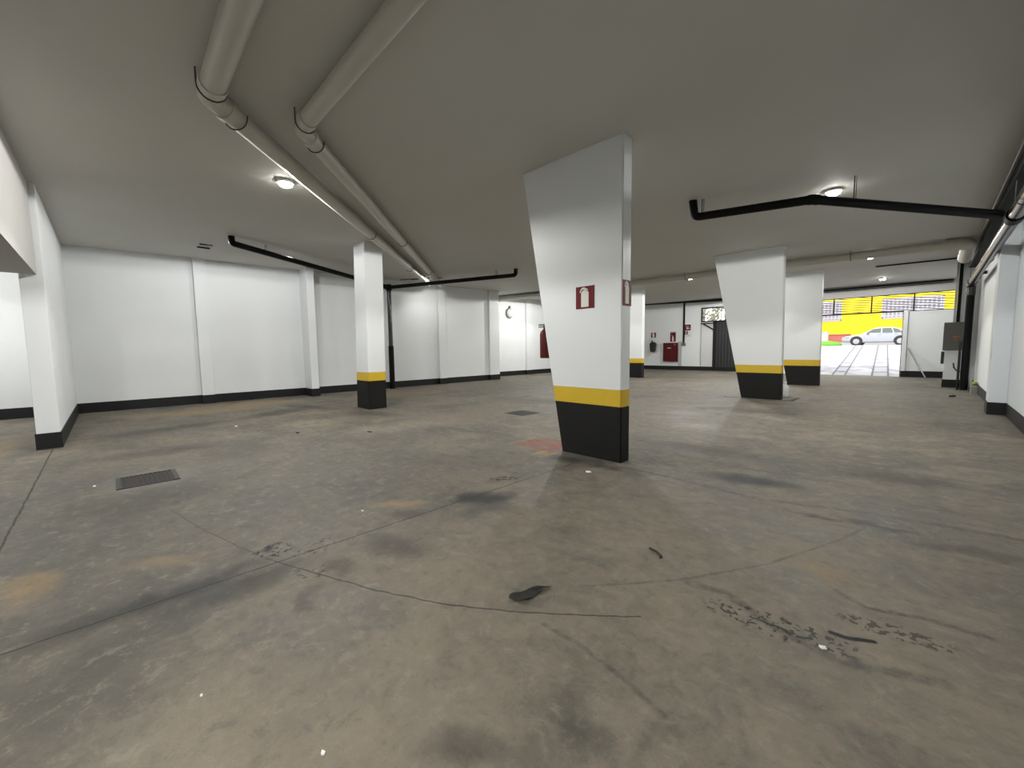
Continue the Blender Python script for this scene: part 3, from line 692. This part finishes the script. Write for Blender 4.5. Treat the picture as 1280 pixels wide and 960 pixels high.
# twin-bar lamp fitting near the left wall
t = thing('ceiling_fitting', 'two short dark bars of a ceiling light fitting near the left wall', 'light fitting', zp(-11.8, 1.78, 0))
for x in (-11.98, -11.62):
    obj('fitting_bar', boxes((x - .014, x + .014, 1.66, 1.90, Zc(x, 1.8) - .030, Zc(x, 1.8) - .002)), M['black'], t)
for (y, e) in ((1.9, 90), (3.4, 70)):
    ld = bpy.data.lights.new('fitting_beam', 'SPOT'); ld.energy = e; ld.spot_size = math.radians(180); ld.spot_blend = .02; ld.shadow_soft_size = .12
    lo = bpy.data.objects.new('fitting_beam', ld); COL.objects.link(lo); lo.location = (-11.3, y, Zc(-11.3, y) - .04)

# ------------------------------------------------------------------ things on the floor
t = thing('floor_grate', 'rusty rectangular floor drain grate in the concrete, left foreground', 'grate', (-5.88, .23, 0))
obj('grate_frame', boxes((-6.14, -5.62, -.02, .02, 0, .008), (-6.14, -5.62, .44, .48, 0, .008), (-6.14, -6.12, 0, .46, 0, .008), (-5.64, -5.62, 0, .46, 0, .008)), M['gratesteel'], t)
obj('grate_bed', boxes((-6.12, -5.64, .02, .44, 0, .002)), M['iron'], t)
obj('grate_bars', boxes(*[(-6.12, -5.64, .035 + .04 * k, .055 + .04 * k, .002, .007) for k in range(10)]), M['rust'], t)
t = thing('manhole_cover', 'black square iron manhole cover in the floor left of the nearest column', 'manhole', (-6.0, 6.18, 0))
obj('cover_plate', boxes((-6.27, -5.73, 5.93, 6.45, 0, .006)), M['iron'], t)
obj('cover_ribs', boxes(*[(-6.22, -5.78, 5.98 + .08 * k, 6.01 + .08 * k, .006, .009) for k in range(6)]), M['iron'], t)
tag(obj('floor_channel', boxes((-3.87, -3.50, 11.77, 11.84, 0, .006), (-2.57, -2.30, 11.82, 11.89, 0, .006), (-2.37, -2.30, 11.84, 12.6, 0, .006), (-3.50, -2.57, 11.82, 11.85, 0, .006)), M['iron']),
    'thin dark metal floor channel along the foot of the middle column', 'channel')
# dark leaf
bm = B(); n = 10; rows = []
for i in range(n + 1):
    s = i / n; q = 1 - s; x = -1.500 + .045 * s * s; y = 1.47 + .235 * s
    w = .012 + .040 * max(0, math.sin(PI * min(1, (s + .05) ** .6))) ** .9 * (1 - .5 * s)
    rows.append([bm.verts.new((x + w * k, y + .012 * k, .004 + .016 * abs(k) * math.sin(s * 5 + 1) ** 2)) for k in (-1, 0, 1)])
for a, b2 in zip(rows, rows[1:]):
    for k in (0, 1): bm.faces.new((a[k], a[k + 1], b2[k + 1], b2[k]))
bmesh.ops.solidify(bm, geom=bm.faces[:], thickness=.004)
tag(obj('dry_leaf', bm, M['leaf'], None, True), 'dark curled dry leaf lying on the floor in the centre foreground', 'leaf')
bm = B(); tube(bm, fillet([(-1.262, 2.515, .006), (-1.20, 2.495, .008), (-1.150, 2.462, .006), (-1.152, 2.44, .006)], .03), .0065, 6)
tag(obj('twig', bm, M['twig']), 'short dark twig on the concrete right of the dry leaf', 'twig')
bm = B(); tube(bm, fillet([(.39, 15.1, .01), (.43, 15.2, .02), (.47, 15.3, .01)], .03), .03, 8)
tag(obj('rubber_scrap', bm, M['blackm']), 'small black scrap on the floor in front of the electric cabinet', 'scrap')
for x, y, s, lab in ((-5.966, -.179, .022, 'white paper scrap on the floor left of the rusty grate'), (-8.904, 1.612, .035, 'white paper scrap on the floor toward the left wall'),
                 (-3.308, 1.454, .014, 'tiny white paper fleck beside the long floor joint'), (-1.369, .429, .009, 'white paper fleck at the bottom edge of the view'),
                 (-1.954, .176, .007, 'tiny pale fleck on the floor in the lower left foreground'), (-.273, 2.194, .014, 'white paper scrap beside the black oil drips on the right'),
                 (-2.567, 3.667, .04, 'crumpled white scrap at the foot of the nearest column')):
    bm = B(); p = [(x + s * math.cos(a) * random.uniform(.7, 1.2), y + s * math.sin(a) * random.uniform(.5, 1), 0) for a in [k * PI / 3 for k in range(6)]]
    prism(bm, [(a, b2, .0005) for a, b2, _ in p], [(a, b2, .004 + .004 * (i % 2)) for i, (a, b2, _) in enumerate(p)])
    tag(obj('paper_scrap', bm, M['paper']), lab, 'scrap', 'paper scraps on the floor')
for x, y, s, lab in ((-7.38, 2.196, .04, 'small black plastic scrap on the floor between grate and slim column'), (-6.522, 3.051, .04, 'small black plastic scrap on the floor in front of the slim column')):
    bm = boxes((x - s, x + s, y - s * .5, y + s * .5, 0, .012), bevel=.004)
    tag(obj('plastic_scrap', bm, M['blackm']), lab, 'scrap', 'black scraps on the floor')

# ------------------------------------------------------------------ outside: ramp, street, car, house
def ramp_material():
    m, nt, N, L, b = new_mat('paved_ramp')
    tc = N.new('ShaderNodeTexCoord')
    mp = N.new('ShaderNodeMapping'); mp.inputs['Rotation'].default_value = (0, 0, -.06); L.new(tc.outputs['Object'], mp.inputs['Vector'])
    sx = N.new('ShaderNodeSeparateXYZ'); L.new(mp.outputs[0], sx.inputs[0])
    nw = N.new('ShaderNodeTexNoise'); nw.inputs['Scale'].default_value = 1.6; L.new(tc.outputs['Object'], nw.inputs['Vector'])
    ry = N.new('ShaderNodeMath'); ry.operation = 'MULTIPLY_ADD'; L.new(nw.outputs['Fac'], ry.inputs[0]); ry.inputs[1].default_value = .8; L.new(sx.outputs[1], ry.inputs[2])
    rm = N.new('ShaderNodeMath'); rm.operation = 'MODULO'; L.new(ry.outputs[0], rm.inputs[0]); rm.inputs[1].default_value = 2.1
    rl = N.new('ShaderNodeMath'); rl.operation = 'LESS_THAN'; L.new(rm.outputs[0], rl.inputs[0]); rl.inputs[1].default_value = .34
    rc = N.new('ShaderNodeMix'); rc.data_type = 'RGBA'; L.new(rl.outputs[0], rc.inputs[0]); rc.inputs[6].default_value = (.42, .41, .43, 1); rc.inputs[7].default_value = (.20, .195, .215, 1)
    no = N.new('ShaderNodeTexNoise'); no.inputs['Scale'].default_value = 1.2; no.inputs['Detail'].default_value = 6; L.new(tc.outputs['Object'], no.inputs['Vector'])
    mix = N.new('ShaderNodeMix'); mix.data_type = 'RGBA'; mix.inputs[6].default_value = (.34, .33, .34, 1); mix.inputs[7].default_value = (.52, .50, .51, 1)
    rr = N.new('ShaderNodeMapRange'); L.new(no.outputs['Fac'], rr.inputs[0]); rr.inputs[1].default_value = .42; rr.inputs[2].default_value = .56; L.new(rr.outputs[0], mix.inputs[0])
    # two wheel strips carry the pavers
    def band(c, w):
        a = N.new('ShaderNodeMath'); a.operation = 'SUBTRACT'; L.new(sx.outputs[0], a.inputs[0]); a.inputs[1].default_value = c
        a2 = N.new('ShaderNodeMath'); a2.operation = 'ABSOLUTE'; L.new(a.outputs[0], a2.inputs[0])
        a3 = N.new('ShaderNodeMath'); a3.operation = 'LESS_THAN'; L.new(a2.outputs[0], a3.inputs[0]); a3.inputs[1].default_value = w
        return a3.outputs[0]
    c0 = mix.outputs[2]
    for c_, w in ((-1.47, .22), (-.08, .26)):
        mx = N.new('ShaderNodeMix'); mx.data_type = 'RGBA'; L.new(band(c_, w), mx.inputs[0]); L.new(c0, mx.inputs[6]); L.new(rc.outputs[2], mx.inputs[7]); c0 = mx.outputs[2]
        for e in (c_ - w, c_ + w):
            mx = N.new('ShaderNodeMix'); mx.data_type = 'RGBA'; L.new(band(e, .035), mx.inputs[0]); L.new(c0, mx.inputs[6]); mx.inputs[7].default_value = (.14, .14, .155, 1); c0 = mx.outputs[2]
    L.new(c0, b.inputs['Base Color']); b.inputs['Roughness'].default_value = .9
    return m
K = .066
def gz(y): return K * (min(y, 45) - 23.5) if y > 23.5 else 0
bm = B(); prism(bm, [(-4.99, YG + .13, -.3), (2.6, YG + .13, -.3), (2.6, 43.0, .9), (-9.5, 43.0, .9), (-9.5, 26.0, -.3), (-4.99, 25.5, -.3)], [(-4.99, YG + .13, -.005), (2.6, YG + .13, -.005), (2.6, 43.0, gz(43)), (-9.5, 43.0, gz(43)), (-9.5, 26.0, gz(26)), (-4.99, 25.5, gz(25.5))])
rampo = struct('ramp', bm, ramp_material())
bm = B(); box(bm, -40, 25, 43, 60, .7, gz(43)); struct('street', bm, M['asphalt'])
bm = B(); box(bm, -40, 25, 48.2, 54.5, .7, 1.56); struct('sidewalk', bm, M['asphalt'])
bm = B(); prism(bm, [(-40, 24.31, -.3), (-5.3, 24.31, -.3), (-9.5, 26.0, -.3), (-9.5, 43, .6), (-40, 43, .6)], [(-40, 24.31, -.01), (-5.3, 24.31, -.01), (-9.5, 26.0, gz(26) - .01), (-9.5, 43, gz(43)), (-40, 43, gz(43))]); struct('ground_side', bm, M['asphalt'])
# grass mound on the left of the ramp
bm = B(); bmesh.ops.create_uvsphere(bm, u_segments=20, v_segments=10, radius=1)
for v in bm.verts: v.co = Vector((-6.75 + v.co.x * 1.35, 45.0 + v.co.y * 1.6, gz(44) + v.co.z * (.34 + .06 * math.sin(v.co.x * 9) * math.cos(v.co.y * 7))))
o = obj('grass_patch', bm, M['grass'], None, True); tag(o, 'bright green grass patch beside the top of the ramp outside', 'grass'); o['kind'] = 'stuff'
# low red wall
t = thing('boundary_wall', 'low red wall outside behind the front of the silver car', 'wall', (-9, 52.2, 1.1))
obj('wall_body', boxes((-14, -5.6, 51.9, 52.15, gz(45) - .3, 2.32)), M['redwall'], t)
obj('coping', boxes((-14, -5.58, 51.85, 52.2, 2.32, 2.40)), M['redwall'], t)
# white gate post seen left of the red wall
t = thing('gate_post', 'white post with grey cap at the left end of the red wall outside', 'post', (-7.6, 50.6, 1.1))
obj('post_body', boxes((-7.95, -7.20, 50.2, 50.9, .9, 2.5), bevel=.05), M['white'], t)
obj('post_cap', boxes((-8.0, -7.15, 50.15, 50.95, 2.5, 2.62), bevel=.02), M['greygreen'], t)

# yellow house
t = thing('yellow_house', 'bright yellow house with two white barred windows across the street', 'house', (-3, 55, 1.1))
HY = 54.5
obj('facade', boxes((-16, 8, HY, HY + .4, .7, 7.5)), M['facade'], t)
obj('roof_edge', boxes((-16.2, 8.2, HY - .3, HY + .5, 7.5, 7.75)), M['facadewin'], t)
for x0, x1, z0, z1 in ((-8.9, -6.75, 3.85, 5.80), (-3.55, .55, 3.85, 5.68)):
    w = obj('window', boxes((x0 - .06, x1 + .06, HY - .06, HY, z0 - .06, z0 + .08), (x0 - .06, x1 + .06, HY - .06, HY, z1 - .06, z1 + .06),
            (x0 - .06, x0 + .05, HY - .06, HY, z0, z1), (x1 - .05, x1 + .06, HY - .06, HY, z0, z1)), M['facadewin'], t)
    obj('pane', boxes((x0, x1, HY - .03, HY - .005, z0, z1)), M['winpane'], w)
    nb = int((x1 - x0) / .28)
    obj('window_bars', boxes(*[(x0 + (x1 - x0) * (k + .5) / nb - .06, x0 + (x1 - x0) * (k + .5) / nb + .06, HY - .08, HY - .05, z0, z1) for k in range(nb)],
                             *[(x0, x1, HY - .085, HY - .055, z0 + (z1 - z0) * q - .06, z0 + (z1 - z0) * q + .06) for q in (.12, .38, .64, .9)]), M['facadewin'], w)
obj('plinth_band', boxes((-16, 8, HY - .03, HY, .9, 1.9)), M['facade'], t)

# silver sedan, facing -X
def sedan(loc, rotz):
    t = thing('sedan_car', 'silver sedan parked across the top of the ramp outside', 'car', loc, rotz)
    R = Matrix.Translation(loc) @ Matrix.Rotation(rotz, 4, 'Z')
    def fin(name, bm, mat, par=t, smooth=True):
        bmesh.ops.transform(bm, matrix=R, verts=bm.verts[:]); return obj(name, bm, mat, par, smooth)
    # stations along x (front = -2.2 .. rear 2.2): (x, half width, z low, z belt)
    st = [(-2.40, .55, .38, .60), (-2.32, .72, .27, .68), (-2.0, .83, .22, .77), (-1.45, .87, .20, .86), (-.85, .88, .20, .93), (0, .88, .20, .96), (.9, .88, .20, .98), (1.5, .87, .21, 1.0), (1.95, .82, .25, 1.0), (2.15, .74, .32, .96), (2.22, .60, .42, .84)]
    bm = B(); rings = []
    for x, w, zl, zb in st:
        prof = [(-w * .86, zl), (-w * .98, zl + .10), (-w, (zl + zb) / 2), (-w * .97, zb - .08), (-w * .84, zb), (0, zb + .03), (w * .84, zb), (w * .97, zb - .08), (w, (zl + zb) / 2), (w * .98, zl + .10), (w * .86, zl)]
        rings.append([bm.verts.new((x, y, z)) for y, z in prof])
    for a, b2 in zip(rings, rings[1:]):
        n = len(a)
        for k in range(n): bm.faces.new((a[k], a[(k + 1) % n], b2[(k + 1) % n], b2[k]))
    bm.faces.new(rings[0][::-1]); bm.faces.new(rings[-1])
    body = fin('body', bm, M['carpaint'])
    bm = B(); rings = []
    for x, w, z0, z1, wt in [(-1.02, .80, .90, .935, .78), (-.35, .79, .93, 1.36, .63), (.0, .79, .95, 1.44, .60), (.7, .79, .97, 1.44, .60), (1.15, .79, .97, 1.34, .62), (1.75, .76, .98, 1.02, .72)]:
        prof = [(-w, z0), (-lerp(w, wt, .9), lerp(z0, z1, .86)), (-wt * .9, z1), (wt * .9, z1), (lerp(w, wt, .9), lerp(z0, z1, .86)), (w, z0)]
        rings.append([bm.verts.new((x, y, z)) for y, z in prof])
    for a, b2 in zip(rings, rings[1:]):
        for k in range(len(a)): bm.faces.new((a[k], a[(k + 1) % len(a)], b2[(k + 1) % len(a)], b2[k]))
    bm.faces.new(rings[0][::-1]); bm.faces.new(rings[-1])
    fin('cabin', bm, M['carpaint'])
    for s in (-1, 1):
        for pts in ([(-.78, 1.0), (-.36, 1.30), (.12, 1.36), (.12, 1.0)], [(.20, 1.0), (.20, 1.36), (.72, 1.36), (.86, 1.0)], [(.94, 1.0), (.82, 1.34), (1.10, 1.28), (1.42, 1.02)]):
            bm = B(); yo = lambda z: s * (lerp(.80, .64, (z - .95) / .46) + .012)
            prism(bm, [(x, yo(z) - s * .03, z) for x, z in pts], [(x, yo(z) + s * .004, z) for x, z in pts]); fin('side_window', bm, M['carglass'], t, False)
        bm = B(); box(bm, -.80, -.62, s * .86, s * 1.02, 1.0, 1.13, bevel=.03); fin('wing_mirror', bm, M['carpaint'])
        for x in (.02, .98):
            bm = B(); box(bm, x, x + .16, s * .875, s * .90, .86, .89, bevel=.008); fin('door_handle', bm, M['rim'])
        bm = B(); prism(bm, [(-2.27, s * .60, .56), (-1.96, s * .82, .60), (-1.86, s * .82, .72), (-2.22, s * .62, .66)], [(-2.33, s * .70, .56), (-1.98, s * .86, .60), (-1.88, s * .86, .72), (-2.28, s * .71, .66)]); fin('headlight', bm, M['winpane'], t, False)
    bm = B(); box(bm, -2.425, -2.35, -.45, .45, .42, .54); fin('grille', bm, M['tyre'], t, False)
    for x in (-1.38, 1.32):
        for s in (-1, 1):
            bm = B(); lathe(bm, [(.20, -.10), (.30, -.10), (.32, -.07), (.32, .07), (.30, .10), (.20, .10)], n=28)
            bmesh.ops.transform(bm, matrix=Matrix.Translation((x, s * .80, .32)) @ Matrix.Rotation(PI / 2, 4, 'X'), verts=bm.verts[:]); w = fin('wheel', bm, M['tyre'])
            bm = B(); lathe(bm, [(.21, -.105), (.06, -.115), (.06, .115), (.21, .105)], n=28)
            bmesh.ops.transform(bm, matrix=Matrix.Translation((x, s * .80, .32)) @ Matrix.Rotation(PI / 2, 4, 'X'), verts=bm.verts[:]); fin('rim', bm, M['rim'], w)
            bm = B(); lathe(bm, [(.40, -.04), (.40, .04)], n=28)
            bmesh.ops.transform(bm, matrix=Matrix.Translation((x, s * .862, .35)) @ Matrix.Rotation(PI / 2, 4, 'X'), verts=bm.verts[:])
            fin('wheel_arch', bm, M['tyre'])
    return t
sedan((-3.05, 45.6, gz(43)), -.03)

# tree seen through the far window
t = thing('street_tree', 'pale leafy tree outside the small far window', 'tree', (-13.6, 36, .6))
bm = B(); tube(bm, [(-13.6, 36, .3), (-13.5, 36.1, 2.5), (-13.7, 36, 4.2)], [.22, .17, .12], 10)
for a in range(7):
    an = a * .9; tube(bm, [(-13.6, 36, 2.8 + .2 * a), (-13.6 + 1.1 * math.cos(an), 36 + 1.1 * math.sin(an), 3.9 + .25 * a), (-13.6 + 1.6 * math.cos(an), 36 + 1.6 * math.sin(an), 4.5 + .25 * a)], [.08, .05, .02], 7)
obj('trunk', bm, M['bark'], t, True)
bm = B()
for i in range(420):
    a = random.uniform(0, 2 * PI); r = 1.9 * math.sqrt(random.random()); z = random.uniform(3.3, 6.2)
    c = Vector((-13.6 + r * math.cos(a), 36 + r * math.sin(a), z)); s = random.uniform(.12, .26)
    u = Vector((random.gauss(0, 1), random.gauss(0, 1), random.gauss(0, 1))).normalized(); v = u.orthogonal().normalized()
    vs = [bm.verts.new(c + u * s), bm.verts.new(c + v * s * .5), bm.verts.new(c - u * s), bm.verts.new(c - v * s * .5)]; bm.faces.new(vs)
obj('foliage', bm, M['leaves'], t)

# ------------------------------------------------------------------ daylight
wd = bpy.data.worlds.new('sky'); SC.world = wd; wd.use_nodes = True
bg = wd.node_tree.nodes['Background']; bg.inputs[0].default_value = (.93, .96, 1, 1); bg.inputs[1].default_value = 2.0
sn = bpy.data.lights.new('sun', 'SUN'); sn.energy = 3.0; sn.angle = math.radians(3); sn.color = (1, .97, .92)
so = bpy.data.objects.new('sun', sn); COL.objects.link(so); so.location = (0, 30, 20); so.rotation_euler = (math.radians(42), 0, math.radians(-25))

# ------------------------------------------------------------------ camera
F, YAW, PIT, ROL = 514.25, .7945, .08461, -.01325
cam = bpy.data.cameras.new('camera'); cam.sensor_fit = 'HORIZONTAL'; cam.sensor_width = 36; cam.lens = 36 * F / 1280; cam.clip_start = .05; cam.clip_end = 300
co = bpy.data.objects.new('camera', cam); COL.objects.link(co)
cy, sy, cp, sp = math.cos(YAW), math.sin(YAW), math.cos(PIT), math.sin(PIT)
fw = Vector((-sy * cp, cy * cp, -sp)); rt = Vector((cy, sy, 0)); up = rt.cross(fw)
c, s = math.cos(ROL), math.sin(ROL); r2 = rt * c + up * s; u2 = up * c - rt * s
co.matrix_world = Matrix(((r2.x, u2.x, -fw.x, 0), (r2.y, u2.y, -fw.y, 0), (r2.z, u2.z, -fw.z, 1.35), (0, 0, 0, 1)))
SC.camera = co
SC.view_settings.view_transform = 'Standard'; SC.view_settings.look = 'None'; SC.view_settings.exposure = .2; SC.view_settings.gamma = 1
